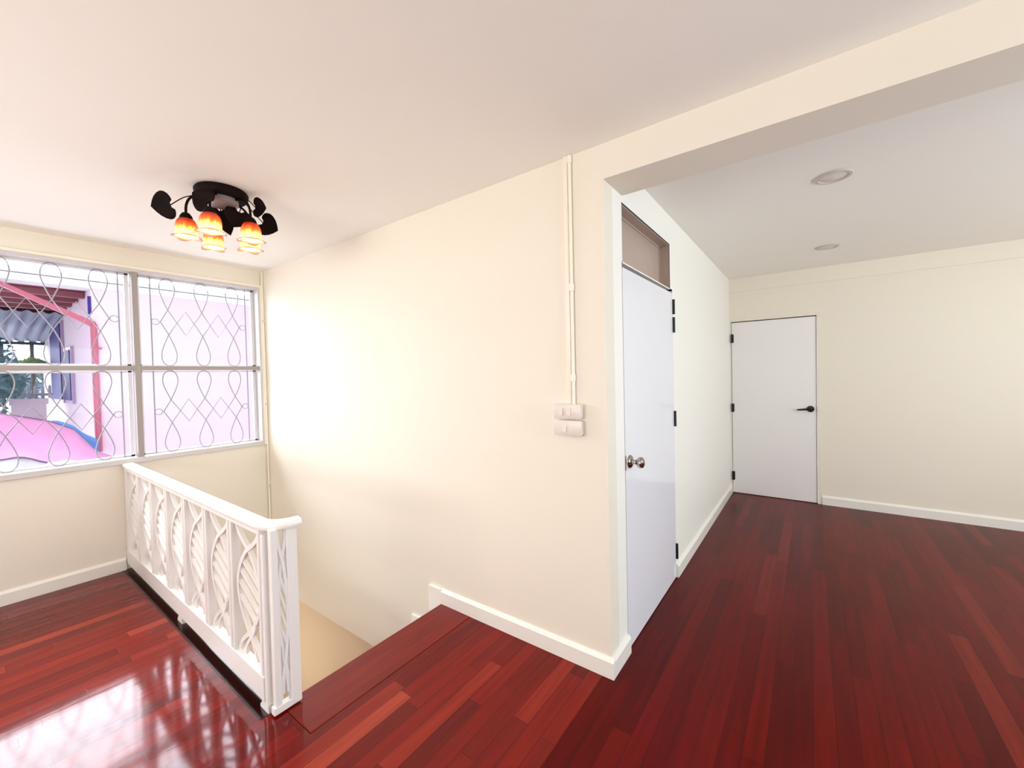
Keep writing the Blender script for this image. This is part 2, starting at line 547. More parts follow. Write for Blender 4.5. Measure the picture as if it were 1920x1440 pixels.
def grille(yc, pitch, zc, hh):
    """bars left and right, two mirrored looping wires with three teardrops up and down, side rings"""
    g = MB()
    r = 0.0040
    for sy in (-1, 1):
        g.tube([(XG, yc + sy * 1.455 * pitch, zc - hh), (XG, yc + sy * 1.455 * pitch, zc + hh)], 0.0048, 6)
        rc = yc + sy * 1.345 * pitch
        rr = 0.105 * pitch
        g.tube([(XG, rc + rr * math.cos(a * math.pi / 8), zc + rr * 0.95 * math.sin(a * math.pi / 8)) for a in range(16)], 0.0036, 6, closed=True)
    a = 0.285 * hh
    lp = [(0, 0), (0.085, 0.20), (0.165, 0.42), (0.215, 0.66), (0.175, 0.88), (0.075, 0.985), (0, 1.0)]
    full = lp + [(-x, y) for x, y in reversed(lp[:-1])]
    for sg, xo in ((1, 0.0), (-1, 0.006)):
        path = [(-1.215, 0)]
        for i in (-1, 0, 1):
            for (lx, lz) in full:
                # loop drawn from crossing: going right first, closing from the left
                path.append((i + lx, a / hh + (1 - a / hh) * lz))
            if i < 1:
                path.append((i + 0.5, -a / hh))
        path.append((1.215, 0))
        P3 = [(XG + xo, yc + p * pitch, zc + sg * v * hh) for p, v in path]
        # smooth the loops, keep the zig-zag corners straight
        outp = []
        i = 0
        seq = []
        k = 1
        outp.append(P3[0])
        for li in range(3):
            loop = P3[k:k + len(full)]
            outp += [tuple(v) for v in catmull(loop, 4)]
            k += len(full)
            if li < 2:
                outp.append(P3[k]); k += 1
        outp.append(P3[-1])
        g.tube(outp, r, 6)
    return g


for ci, (y0, y1) in enumerate(cols):
    for zi, (z0, z1) in enumerate(cells):
        s = MB()
        sx0, sx1 = XA - 0.105, XA - 0.08
        w = 0.026
        s.box(sx0, sx1, y0, y0 + w, z0, z1, 0.002); s.box(sx0, sx1, y1 - w, y1, z0, z1, 0.002)
        s.box(sx0, sx1, y0, y1, z0, z0 + w * 0.6, 0.002); s.box(sx0, sx1, y0, y1, z1 - w * 0.6, z1, 0.002)
        so = build('sash', s, M['sash'], win)
        build('glass_pane', MB().box(sx0 + 0.010, sx0 + 0.014, y0 + w * 0.8, y1 - w * 0.8, z0 + 0.012, z1 - 0.012), M['glass'], so)
        yc, p = loopc[ci]
        build('wire_grille', grille(yc, p, (z0 + z1) / 2, (z1 - z0) / 2 - 0.003), M['grille'], win, smooth=True)

# unseen windows added as openings for the fill lights
def fill_window(name, boxes, label, loc):
    o = thing(name, loc, label, 'window', kind='structure')
    m = MB()
    for b in boxes:
        m.box(*b)
    build('window_frame', m, M['frame'], o)


yq0, yq1 = YR - 0.09, YR - 0.03
fill_window('window_2', [(QX0, QX1, yq0, yq1, QZ0, QZ0 + 0.05), (QX0, QX1, yq0, yq1, QZ1 - 0.05, QZ1)] +
             [(x, x + 0.05, yq0, yq1, QZ0, QZ1) for x in (QX0, QX0 + 1.017, QX0 + 2.033, QX1 - 0.05)],
             'rear window added behind the viewpoint to let in fill light', (-1.55, YR, QZ0))
for k, (y0, y1) in enumerate(RW):
    fill_window('window_%d' % (k + 3), [(XR + 0.03, XR + 0.09, y0, y1, RZ0, RZ0 + 0.05), (XR + 0.03, XR + 0.09, y0, y1, RZ1 - 0.05, RZ1)] +
                 [(XR + 0.03, XR + 0.09, y, y + 0.05, RZ0, RZ1) for y in (y0, y0 + 0.875, y1 - 0.05)],
                 ('near', 'far')[k] + ' window added in the right-hand wall for fill light, out of frame', (XR, (y0 + y1) / 2, RZ0))

# ------------------------------------------------------------------ door_1 (near, glossy, with transom)
d1 = thing('door_1', (XC, 2.44, 0), 'glossy white flush door beside the wall corner, under a taupe transom', 'door', kind='structure')
leaf = MB()
leaf.prism([(XC + 0.002, DY0 + 0.004, 0.006), (XC + 0.002, DY1 - 0.004, 0.006), (XC + 0.002, DY1 - 0.004, DZ1), (XC + 0.002, DY0 + 0.004, DZ1 - 0.004)], (-0.038, 0, 0))
leafo = build('door_leaf', leaf, M['door'], d1)
kb = MB()
kc = (XC + 0.002, 2.045, 0.962)
kb.lathe([(0.0, 0.0), (0.034, 0.0), (0.034, 0.004), (0.028, 0.012), (0.013, 0.016), (0.011, 0.034), (0.018, 0.040), (0.027, 0.048), (0.029, 0.060), (0.025, 0.070), (0.012, 0.076), (0, 0.077)], kc, 24, 'X')
build('door_knob', kb, M['chrome'], leafo, smooth=True)
build('latch_plate', MB().box(XC - 0.03, XC + 0.0035, DY0 + 0.0025, DY0 + 0.012, 0.925, 1.0), M['chrome'], leafo)
for za, zb in ((1.810, 1.910), (1.686, 1.790), (1.046, 1.152), (0.132, 0.236)):
    hm = MB()
    hm.tube([(XC + 0.008, DY1, za), (XC + 0.008, DY1, zb)], 0.0085, 10)
    hm.box(XC, XC + 0.003, DY1 - 0.010, DY1 + 0.010, za, zb)
    build('hinge', hm, M['black'], d1, smooth=True)
build('gap_shade_backing', MB().box(XC - 0.09, XC - 0.042, DY0, DY1, DZ1 - 0.02, DZ1 + 0.018), M['shadowgap'], d1)  # near-black filler painting the shade in the gap above the leaf
tp = MB().box(XC - 0.075, XC - 0.062, TY0, TY1, TZ0, TZ1)
tpo = build('transom_panel', tp, M['taupe'], d1)
tl = MB()
tl.box(XC - 0.062, XC - 0.002, TY0, TY1, TZ1 - 0.012, TZ1 - 0.0005)
tl.box(XC - 0.062, XC - 0.002, TY1 - 0.010, TY1 - 0.0005, TZ0, TZ1 - 0.012)
build('transom_lining', tl, M['taupe'], d1)
bd = MB()
bd.box(XC - 0.062, XC - 0.056, TY0 + 0.02, TY1 - 0.01, TZ1 - 0.024, TZ1 - 0.012)
bd.box(XC - 0.062, XC - 0.056, TY1 - 0.022, TY1 - 0.01, TZ0, TZ1 - 0.012)
build('transom_bead', bd, M['taupe'], tpo)
gp = MB()  # dark strips painting the shaded gap between transom lining and wall
gp.box(XC - 0.004, XC + 0.0006, TY0, TY1, TZ1 - 0.0065, TZ1 - 0.0001)
gp.box(XC - 0.004, XC + 0.0006, TY1 - 0.006, TY1 - 0.0001, TZ0, TZ1 - 0.0066)
build('transom_shade_line', gp, M['shadowgap'], tpo)
bk = MB()
bk.box(XC - 0.6, XC - P - 0.02, DY0 - 0.1, DY1 + 0.1, -0.1, H)
struct('wall_closet', bk, M['shadowgap'], 'dark space behind the near door, hidden', 'wall')

# ------------------------------------------------------------------ door_2 (far, lever)
d2 = thing('door_2', (-0.35, YD, 0), 'white flush door with black lever on the far wall', 'door', kind='structure')
l2 = build('door_leaf', MB().box(D2X0 + 0.003, D2X1 - 0.006, YD - 0.001, YD + 0.036, 0.005, D2Z - 0.010, 0.002), M['door_far'], d2)
jm = MB()
jm.box(D2X1, D2X1 + 0.034, YD - 0.012, YD, 0, D2Z + 0.028, 0.002)
jm.box(D2X0 + 0.002, D2X1, YD - 0.012, YD, D2Z, D2Z + 0.028, 0.002)
build('door_casing', jm, M['cream'], d2)
build('gap_shade_backing', MB().box(D2X0, D2X1 - 0.001, YD + 0.038, YD + 0.06, 0, D2Z - 0.001), M['shadowgap'], d2)  # near-black sheet painting the shade in the gaps round the leaf
lv = MB()
lc = (-0.008, YD - 0.001, 0.994)
lv.lathe([(0, 0), (0.034, 0), (0.034, -0.006), (0.030, -0.013), (0.012, -0.015), (0.012, -0.045), (0, -0.046)], lc, 20, 'Y')
lv.tube([(lc[0] + 0.006, YD - 0.04, 0.994), (lc[0] - 0.03, YD - 0.044, 0.993), (lc[0] - 0.08, YD - 0.045, 0.987), (lc[0] - 0.115, YD - 0.042, 0.984)], [0.011, 0.011, 0.0095, 0.008], 10)
build('lever_handle', lv, M['black'], l2, smooth=True)
sk = MB()
sk.box(D2X1 - 0.0065, D2X1 - 0.0005, YD - 0.002, YD + 0.01, 0.955, 1.02)
build('strike_plate', sk, M['chrome'], l2)
for za, zb in ((1.736, 1.834), (0.940, 1.034), (0.150, 0.249)):
    hm = MB()
    hm.tube([(D2X0 + 0.004, YD - 0.008, za), (D2X0 + 0.004, YD - 0.008, zb)], 0.009, 10)
    hm.box(D2X0 + 0.0, D2X0 + 0.024, YD - 0.004, YD - 0.0012, za, zb)
    build('hinge', hm, M['black'], d2, smooth=True)

# ------------------------------------------------------------------ ceiling lamp
LX, LY = -2.60, 0.897
lamp = thing('ceiling_lamp', (LX, LY, H), 'dark bronze flower ceiling lamp with five amber glass shades, lit', 'ceiling lamp')
cn = MB()
cn.lathe([(0, 0), (0.118, 0), (0.125, -0.010), (0.123, -0.030), (0.112, -0.044), (0.0, -0.046)], (LX, LY, H), 36)
build('canopy', cn, M['bronze'], lamp, smooth=True)
cn = MB()
cn.lathe([(0.0, -0.045), (0.078, -0.045), (0.078, -0.070), (0.070, -0.076), (0, -0.077)], (LX, LY, H), 28)
build('inner_collar', cn, M['steelgrey'], lamp, smooth=True)


def amber():
    m = bpy.data.materials.new('amber_streaked_glass')
    m.use_nodes = True
    n = m.node_tree.nodes; l = m.node_tree.links
    b = n['Principled BSDF']
    t = n.new('ShaderNodeTexCoord'); sp = n.new('ShaderNodeSeparateXYZ')
    l.new(t.outputs['Generated'], sp.inputs[0])
    no = n.new('ShaderNodeTexNoise'); no.inputs['Scale'].default_value = 1; no.inputs['Detail'].default_value = 2
    mp = n.new('ShaderNodeMapping'); mp.inputs['Scale'].default_value = (9, 9, 0.8)
    l.new(t.outputs['Generated'], mp.inputs[0]); l.new(mp.outputs[0], no.inputs['Vector'])
    ad = n.new('ShaderNodeMath'); ad.operation = 'MULTIPLY_ADD'; ad.inputs[1].default_value = 0.42; ad.inputs[2].default_value = -0.21
    l.new(no.outputs['Fac'], ad.inputs[0])
    s2 = n.new('ShaderNodeMath'); s2.operation = 'ADD'
    l.new(ad.outputs[0], s2.inputs[0]); l.new(sp.outputs['Z'], s2.inputs[1])
    rp = n.new('ShaderNodeValToRGB')
    cr = rp.color_ramp
    cr.elements[0].position = 0.0; cr.elements[0].color = (1.0, 0.62, 0.26, 1)
    cr.elements[1].position = 1.0; cr.elements[1].color = (0.16, 0.010, 0.003, 1)
    for p, c in ((0.20, (1.0, 0.74, 0.36)), (0.36, (1.0, 0.50, 0.11)), (0.50, (0.88, 0.17, 0.018)), (0.72, (0.50, 0.040, 0.005))):
        e = cr.elements.new(p); e.color = (*c, 1)
    l.new(s2.outputs[0], rp.inputs[0])
    l.new(rp.outputs[0], b.inputs['Base Color']); l.new(rp.outputs[0], b.inputs['Emission Color'])
    b.inputs['Emission Strength'].default_value = 0.8
    b.inputs['Roughness'].default_value = 0.25
    b.inputs['Transmission Weight'].default_value = 0.35
    return m


def emit(name, col, s):
    m = bpy.data.materials.new(name)
    m.use_nodes = True
    b = m.node_tree.nodes['Principled BSDF']
    b.inputs['Base Color'].default_value = (*col, 1)
    b.inputs['Emission Color'].default_value = (*col, 1)
    b.inputs['Emission Strength'].default_value = s
    return m


M['amber'] = amber()
M['bulb'] = emit('warm_bulb', (1.0, 0.80, 0.50), 9.0)
M['petal'] = mat('amber_rim_glass', (0.46, 0.20, 0.10), 0.2)

RS = 0.158
for k in range(5):
    a = math.radians(250 + 72 * k)
    dx, dy = math.cos(a), math.sin(a)
    sx, sy = LX + RS * dx, LY + RS * dy
    zt = 2.312
    arm = MB()
    pth = catmull([(LX + 0.070 * dx, LY + 0.070 * dy, H - 0.050), (LX + 0.105 * dx, LY + 0.105 * dy, H - 0.048),
                   (LX + 0.138 * dx, LY + 0.138 * dy, H - 0.066), (LX + 0.155 * dx, LY + 0.155 * dy, H - 0.105), (sx, sy, zt)], 5)
    arm.tube(pth, 0.0062, 8)
    ao = build('arm', arm, M['bronze'], lamp, smooth=True)
    cp = MB()
    cp.lathe([(0.008, 0.004), (0.016, 0.0), (0.026, -0.014), (0.032, -0.034), (0.030, -0.036), (0.0, -0.030)], (sx, sy, zt), 20)
    build('cap', cp, M['bronze'], ao, smooth=True)
    # bell shade with flared, four-lobed rim
    sh = MB()
    prof = [(0.026, -0.026), (0.038, -0.038), (0.0455, -0.054), (0.049, -0.074), (0.0485, -0.096), (0.049, -0.112), (0.053, -0.121)]
    rows = []
    for r, h in prof:
        rows.append([(sx + r * math.cos(t * math.pi / 20), sy + r * math.sin(t * math.pi / 20), zt + h) for t in range(40)])
    sh.grid(rows, closed_u=True)
    so = build('glass_shade', sh, M['amber'], ao, smooth=True)
    so.modifiers.new('thick', 'SOLIDIFY').thickness = 0.003
    pe = MB()
    rows = []
    for j in range(4):
        row = []
        for t in range(48):
            th = t * math.pi / 24
            lobe = 0.5 + 0.5 * math.cos(4 * th + k)
            rr = 0.052 + (0.002 + 0.016 * lobe) * j / 3
            zz = zt - 0.120 - (0.001 + 0.007 * lobe) * j / 3
            row.append((sx + rr * math.cos(th), sy + rr * math.sin(th), zz))
        rows.append(row)
    pe.grid(rows, closed_u=True)
    po = build('petal_rim', pe, M['petal'], so, smooth=True)
    po.modifiers.new('thick', 'SOLIDIFY').thickness = 0.003
    bl = MB()
    bl.lathe([(0.0, -0.040), (0.012, -0.042), (0.013, -0.056), (0.022, -0.072), (0.024, -0.084), (0.017, -0.100), (0.0, -0.106)], (sx, sy, zt), 16)
    build('bulb', bl, M['bulb'], so, smooth=True)
    pl = bpy.data.lights.new('bulb_glow', 'POINT'); pl.energy = 0.5; pl.color = (1.0, 0.74, 0.45); pl.shadow_soft_size = 0.03
    plo = bpy.data.objects.new('bulb_glow', pl); C.objects.link(plo)
    plo.parent = lamp; plo.location = (sx - LX, sy - LY, zt - 0.135 - H)


def leaf(base, tip, normal, w, stem):
    """heart-shaped metal leaf with a midrib fold, on a thin wire stem"""
    base = Vector(base); tip = Vector(tip)
    ax = (tip - base); Lh = ax.length; ax.normalize()
    nv = Vector(normal); nv = (nv - ax * nv.dot(ax)).normalized()
    sd_ = ax.cross(nv)
    prof = [(-0.10, 0.30), (-0.04, 0.42), (0.08, 0.50), (0.25, 0.53), (0.45, 0.48), (0.65, 0.37), (0.82, 0.22), (0.93, 0.09), (1.0, 0.0)]
    mbm = MB()
    rows = []
    for t, hw in prof:
        row = []
        for s_ in (-1, -0.6, -0.25, 0, 0.25, 0.6, 1):
            tt = t if abs(s_) > 0.3 else max(t, 0.02 + 0.12 * 0)
            if t < 0.05 and abs(s_) < 0.5:
                tt = 0.06
            cup = 0.16 * (abs(s_) ** 1.5) * hw * w - 0.05 * math.sin(t * 3) * w
            row.append(base + ax * (tt * Lh) + sd_ * (s_ * hw * w) + nv * cup)
        rows.append(row)
    mbm.grid(rows)
    o = build('leaf', mbm, M['bronze'], lamp, smooth=True)
    sm = o.modifiers.new('thick', 'SOLIDIFY'); sm.thickness = 0.004; sm.offset = 0
    stm = MB()
    stm.tube(catmull(list(stem) + [tuple(base + ax * 0.05 * Lh)], 5), 0.0026, 6)
    build('leaf_stem', stm, M['bronze'], o, smooth=True)


camdir = Vector((2.6, -0.9, -0.95)).normalized()
def lw(dx, dy, z):
    return (LX + dx, LY + dy, z)


# back-projected centres of the leaves around the lamp
LEAVES = [
    # base, tip, normal, width, stem
    (lw(-0.112, -0.192, 2.358), lw(-0.200, -0.258, 2.352), camdir, 0.132, [lw(-0.05, -0.09, 2.428), lw(-0.085, -0.145, 2.405)]),
    (lw(0.128, -0.100, 2.330), lw(0.055, -0.150, 2.392), camdir, 0.120, [lw(0.07, -0.07, 2.424), lw(0.12, -0.09, 2.380)]),
    (lw(-0.086, 0.020, 2.392), lw(-0.040, 0.050, 2.245), camdir, 0.095, [lw(-0.04, 0.0, 2.405), lw(-0.065, 0.01, 2.402)]),
    (lw(0.020, 0.078, 2.372), lw(-0.005, 0.056, 2.285), camdir, 0.125, [lw(0.03, 0.06, 2.410), lw(0.028, 0.08, 2.395)]),
    (lw(0.092, 0.128, 2.392), lw(0.140, 0.165, 2.388), Vector((0.62, -0.76, 0.0)), 0.105, [lw(0.075, 0.080, 2.425), lw(0.085, 0.10, 2.422)]),
    (lw(0.004, 0.200, 2.350), lw(0.078, 0.252, 2.300), camdir, 0.125, [lw(0.03, 0.100, 2.425), lw(0.015, 0.15, 2.390)]),
]
for a in LEAVES:
    leaf(*a)

# ------------------------------------------------------------------ downlights
for (x, y, lab) in ((0.103, 2.86, 'round recessed ceiling downlight, unlit, the larger one nearer the beam'),
                    (0.116, 4.467, 'round recessed ceiling downlight, unlit, the small one nearer the far wall')):
    o = thing('downlight', (x, y, H), lab, 'downlight', 'recessed downlights in the far room ceiling')
    build('rim', MB().lathe([(0.066, -0.001), (0.068, -0.008), (0.082, -0.007), (0.088, -0.0005), (0.066, -0.0005)], (x, y, H), 36), M['downlight'], o, smooth=True)
    build('diffuser', MB().lathe([(0.0, -0.004), (0.064, -0.004), (0.067, -0.002)], (x, y, H), 32), M['lens'], o, smooth=True)

# ------------------------------------------------------------------ switches
def switch(z0, z1, keys, label):
    x0, x1 = -1.025, -0.875
    o = thing('light_switch', (-0.95, YB, (z0 + z1) / 2), label, 'light switch', 'surface switch boxes on the stairwell wall')
    build('back_box', MB().box(x0 + 0.004, x1 - 0.004, YB - 0.030, YB, z0 + 0.003, z1 - 0.003, 0.004), M['plastic'], o, smooth=True)
    pl = build('faceplate', MB().box(x0, x1, YB - 0.036, YB - 0.029, z0, z1, 0.003), M['plastic'], o, smooth=True)
    for kx in keys:
        zc = (z0 + z1) / 2
        r = MB()
        r.prism([(kx - 0.010, YB - 0.036, zc - 0.018), (kx - 0.010, YB - 0.043, zc - 0.018), (kx - 0.010, YB - 0.038, zc + 0.018), (kx - 0.010, YB - 0.036, zc + 0.018)], (0.020, 0, 0))
        build('rocker', r, M['plastic'], pl)


switch(1.204, 1.275, (-0.982, -0.940), 'beige double switch plate, upper of two, below the wall conduit')
switch(1.124, 1.197, (-0.964,), 'beige single switch plate, lower of two, under the double switch')

# ------------------------------------------------------------------ conduits
o = thing('cable_trunking', (-0.94, YB, 1.27), 'flat cream cable trunking dropping from ceiling to the switches', 'conduit')
build('trunk', MB().box(-0.957, -0.935, YB - 0.014, YB, 1.273, H, 0.003), M['pipe'], o, smooth=True)
pp = thing('conduit_pipe', (-0.922, YB, 1.27), 'thin round cream conduit right of the flat trunking above the switches', 'conduit')
build('pipe', MB().tube([(-0.924, YB - 0.011, 1.27), (-0.924, YB - 0.011, H - 0.03), (-0.926, YB - 0.013, H - 0.004)], 0.0085, 10), M['pipe'], pp, smooth=True)
for z in (2.440, 1.835, 1.402):
    build('coupling', MB().tube([(-0.924, YB - 0.011, z - 0.016), (-0.924, YB - 0.011, z + 0.016)], 0.0115, 12), M['pipe'], pp, smooth=True)
cc = thing('corner_conduit', (XA + 0.03, YB, 0), 'thin cream conduit down the corner right of the window', 'conduit')
build('pipe', MB().tube([(XA + 0.022, YB - 0.010, -0.5), (XA + 0.022, YB - 0.010, H)], 0.0095, 10), M['pipe'], cc, smooth=True)
for z in (1.99, 1.20, 0.41):
    build('clip', MB().box(XA + 0.006, XA + 0.040, YB - 0.022, YB, z - 0.011, z + 0.011, 0.002), M['plastic'], cc)

# ------------------------------------------------------------------ balustrade
bal = thing('balustrade', (-3.0, 0.76, 0), 'white balustrade with curved lattice panels guarding the stairwell', 'balustrade')
BY = 0.765
RXC = -1.875       # corner post centre x
def railpath():
    pts = [(XA + 0.002, BY), (-2.6, BY), (-2.0, BY)]
    cx_, cy_, rad = -1.935, BY + 0.10, 0.10
    for i in range(9):
        t = i / 8
        a = -HP + t * math.radians(64)
        pts.append((cx_ + rad * math.cos(a), cy_ + rad * math.sin(a)))
    lx, ly = pts[-1]
    pts.append((lx + 0.012, ly + 0.026)); pts.append((lx + 0.020, ly + 0.062))
    return pts


def sweep_rail(m, path, prof):
    rows = []
    n = len(path)
    for i, (x, y) in enumerate(path):
        a = Vector(path[max(i - 1, 0)]); b = Vector(path[min(i + 1, n - 1)])
        t = (b - a).normalized(); nn = Vector((-t.y, t.x))
        rows.append([(x + nn.x * u, y + nn.y * u, z) for u, z in prof])
    vs = m.grid(rows, closed_u=True)
    m.bm.faces.new(list(reversed(vs[0]))); m.bm.faces.new(vs[-1])


m = MB()
sweep_rail(m, railpath(), [(-0.030, 0.788), (-0.033, 0.796), (-0.033, 0.808), (-0.027, 0.816), (0.027, 0.816), (0.033, 0.808), (0.033, 0.796), (0.030, 0.788)])
build('handrail', m, M['rail'], bal, smooth=True)
m = MB().box(XA + 0.002, -1.90, BY - 0.022, BY + 0.022, 0.764, 0.788, 0.003)
build('top_rail', m, M['rail'], bal)
build('bottom_rail', MB().box(XA + 0.002, -1.90, BY - 0.022, BY + 0.022, 0.042, 0.150, 0.004), M['rail'], bal)
PX = [XA + 0.034 + i * (2.345 - 0.034) / 7 for i in range(8)]
for i, x in enumerate(PX):
    z0 = 0.0 if i == 7 else 0.148
    pm = MB()
    pm.box(x - 0.027, x - 0.008, BY - 0.020, BY + 0.020, z0 if i < 7 else 0.03, 0.766, 0.003)
    pm.box(x + 0.008, x + 0.027, BY - 0.020, BY + 0.020, z0 if i < 7 else 0.012, 0.766, 0.003)
    pm.box(x - 0.010, x + 0.010, BY - 0.010, BY + 0.014, z0 if i < 7 else 0.02, 0.766)
    build('post', pm, M['rail'], bal)


def lattice(m, ctr, half, z0, z1, ax, dep, w=0.017, d=0.016):
    """two weaving bars crossing twice, slanting slats inside the lens they form"""
    ctr = Vector(ctr); ax = Vector(ax)
    hgt = z1 - z0
    zx1, zx2 = z0 + 0.21 * hgt, z0 + 0.82 * hgt

    def prof(z):
        if z < zx1:
            return -half * math.sin(min(1, (zx1 - z) / (zx1 - z0)) * HP) * 0.92
        if z > zx2:
            return -half * math.sin(min(1, (z - zx2) / (z1 - zx2)) * HP) * 0.92
        return half * 0.80 * math.sin(math.pi * (z - zx1) / (zx2 - zx1)) ** 0.85
    for sg in (1, -1):
        pts = [ctr + Vector(dep) * (sg * d * 0.16) + ax * (sg * prof(z0 + hgt * i / 40)) + Vector((0, 0, z0 + hgt * i / 40)) for i in range(41)]
        m.ribbon(pts, w, d, None, dep)
    zc = (zx1 + zx2) / 2
    for k in (-1.5, -0.5, 0.5, 1.5):
        za = zc + k * 0.105 * hgt
        # slat slanting from upper left to lower right, clipped by the lens
        pts = []
        for i in range(-20, 21):
            u = i / 20
            z = za - u * 0.115 * hgt
            if abs(u * half) < prof(z) if zx1 < z < zx2 else False:
                pts.append(ctr + ax * (u * half) + Vector((0, 0, z)))
        if len(pts) > 3:
            m.ribbon(pts, w * 0.8, d * 0.9, None, dep)
    # small inner lenses near both ends
    for (za, zb, hw) in ((z0 + 0.02 * hgt, zx1 + 0.10 * hgt, 0.55), (zx2 - 0.16 * hgt, zx2 + 0.02 * hgt, 0.45)):
        for sg in (1, -1):
            pts = []
            for i in range(17):
                t = i / 16
                pts.append(ctr + Vector(dep) * (sg * d * 0.07) + ax * (sg * half * hw * math.cos(t * math.pi) * 0.75) + Vector((0, 0, za + (zb - za) * t)))
            if za < zc and hw > 0.5:
                m.ribbon(pts, w * 0.8, d * 0.85, None, dep)
    return m


for i in range(7):
    xc = (PX[i] + PX[i + 1]) / 2
    half = (PX[i + 1] - PX[i]) / 2 - 0.027
    build('lattice_panel', lattice(MB(), (xc, BY + 0.002, 0), half, 0.146, 0.768, (1, 0, 0), (0, 1, 0), 0.020), M['rail'], bal)
# short return panel facing the hall
EX = -1.840
build('return_post', MB().box(EX - 0.014, EX + 0.014, BY - 0.006, BY + 0.022, 0.022, 0.79, 0.003), M['rail'], bal)
build('return_post', MB().box(EX - 0.022, EX + 0.018, BY + 0.058, BY + 0.102, 0.012, 0.79, 0.003), M['rail'], bal)
build('lattice_panel', lattice(MB(), (EX, BY + 0.040, 0), 0.021, 0.06, 0.785, (0, 1, 0), (1, 0, 0), 0.012), M['rail'], bal)
build('bottom_rail', MB().box(EX - 0.014, EX + 0.016, BY - 0.014, BY + 0.100, 0.008, 0.040, 0.003), M['rail'], bal)


def foot(x, z):
    m = MB()
    o2 = [(-0.03, 0.04), (-0.03, 0.030), (-0.045, 0.018), (-0.05, 0.0), (0.03, 0.0), (0.03, 0.04)]
    m.prism([(x + a, BY - 0.018, b) for a, b in o2], (0, 0.036, 0))
    return m


build('foot', foot(-3.02, 0), M['rail'], bal)
build('foot', foot(PX[7] + 0.0, 0), M['rail'], bal)

# ------------------------------------------------------------------ outside: the neighbouring house and yard seen through the window
M['pinkwall'] = mat('pale_pink_render', (0.72, 0.57, 0.69), 0.8, bump=0.1, bscale=8)
M['pinkbeam'] = mat('rose_painted_metal', (0.42, 0.095, 0.15), 0.45)
M['whitefascia'] = mat('white_fascia', (0.75, 0.74, 0.76), 0.5)
M['maroon'] = mat('maroon_rafter_wood', (0.20, 0.05, 0.07), 0.6)
M['blueglass'] = mat('violet_blue_shutter', (0.045, 0.035, 0.20), 0.6, spec=0.08)
M['lilac'] = mat('lilac_window_casing', (0.38, 0.26, 0.42), 0.5)
M['corrugated'] = mat('weathered_roof_sheet', (0.30, 0.32, 0.42), 0.5)
M['darkbar'] = mat('dark_roof_bar', (0.03, 0.05, 0.06), 0.6)
M['foliage'] = mat('teal_foliage', (0.035, 0.13, 0.15), 0.6)
M['hedge'] = mat('blue_green_hedge', (0.16, 0.24, 0.24), 0.6)
M['lime'] = mat('lime_foliage', (0.24, 0.33, 0.07), 0.6)
M['bark'] = mat('bark', (0.10, 0.08, 0.07), 0.8)
M['pale'] = mat('pale_fence_paint', (0.34, 0.36, 0.46), 0.5)
M['paleplaster'] = mat('pale_pink_plaster', (0.60, 0.48, 0.56), 0.7)
M['pinktarp'] = mat('pink_tarpaulin', (0.52, 0.22, 0.40), 0.5, bump=0.3, bscale=6)
M['bluetarp'] = mat('blue_tarpaulin', (0.09, 0.22, 0.52), 0.5, bump=0.3, bscale=8)
M['hem'] = mat('purple_hem', (0.12, 0.05, 0.13), 0.6)
M['whitesheet'] = mat('white_sheet', (0.55, 0.54, 0.60), 0.5)

hs = thing('neighbour_house', (-9.0, 3.0, -4.0), 'pale pink neighbouring house with white eaves outside the window', 'house')
XN = -9.0
build('house_wall', MB().box(XN - 6.0, XN, 1.284, 8.4, -4.0, 2.93), M['pinkwall'], hs)
ea = MB()
ea.box(XN - 0.24, XN + 0.12, -1.9, 8.6, 2.902, 2.998)
ea.box(XN - 0.24, XN + 0.156, -1.9, 8.6, 3.010, 3.076)
build('eaves_fascia', ea, M['whitefascia'], hs)
build('rake_beam', MB().prism([(XN + 0.06, 0.36, 2.900), (XN + 0.06, 0.36, 2.840), (XN + 0.06, 1.326, 2.290), (XN + 0.06, 1.326, 2.386)], (-0.07, 0, 0)), M['pinkbeam'], hs)
dp = build('downpipe', MB().tube([(XN + 0.042, 1.302, 2.356), (XN + 0.042, 1.302, 0.376)], 0.041, 12), M['pinkbeam'], hs, smooth=True)
build('pipe_clip', MB().box(XN, XN + 0.09, 1.254, 1.380, 1.972, 1.996), M['pinkbeam'], dp)
build('eaves_soffit', MB().box(XN - 5.9, XN - 0.24, -1.9, 1.284, 2.908, 2.956), M['maroon'], hs)
for i in range(9):
    x = XN - 0.42 - i * 0.6
    build('rafter', MB().box(x - 0.108, x, -1.8, 1.278, 2.812, 2.902), M['maroon'], hs)
for (x0, x1, z0, z1) in ((-11.74, -13.08, 1.144, 2.62), (-10.74, -11.42, 1.144, 2.056)):
    cz = build('window_casing', MB().box(x1 - 0.06, x0 + 0.06, 1.242, 1.290, z0 - 0.06, z1 + 0.06), M['lilac'], hs)
    build('shutter', MB().box(x1, x0, 1.226, 1.243, z0, z1), M['blueglass'], cz)
build('wall_slot', MB().box(XN - 0.024, XN + 0.014, 1.254, 1.290, 2.512, 2.788), M['blueglass'], hs)

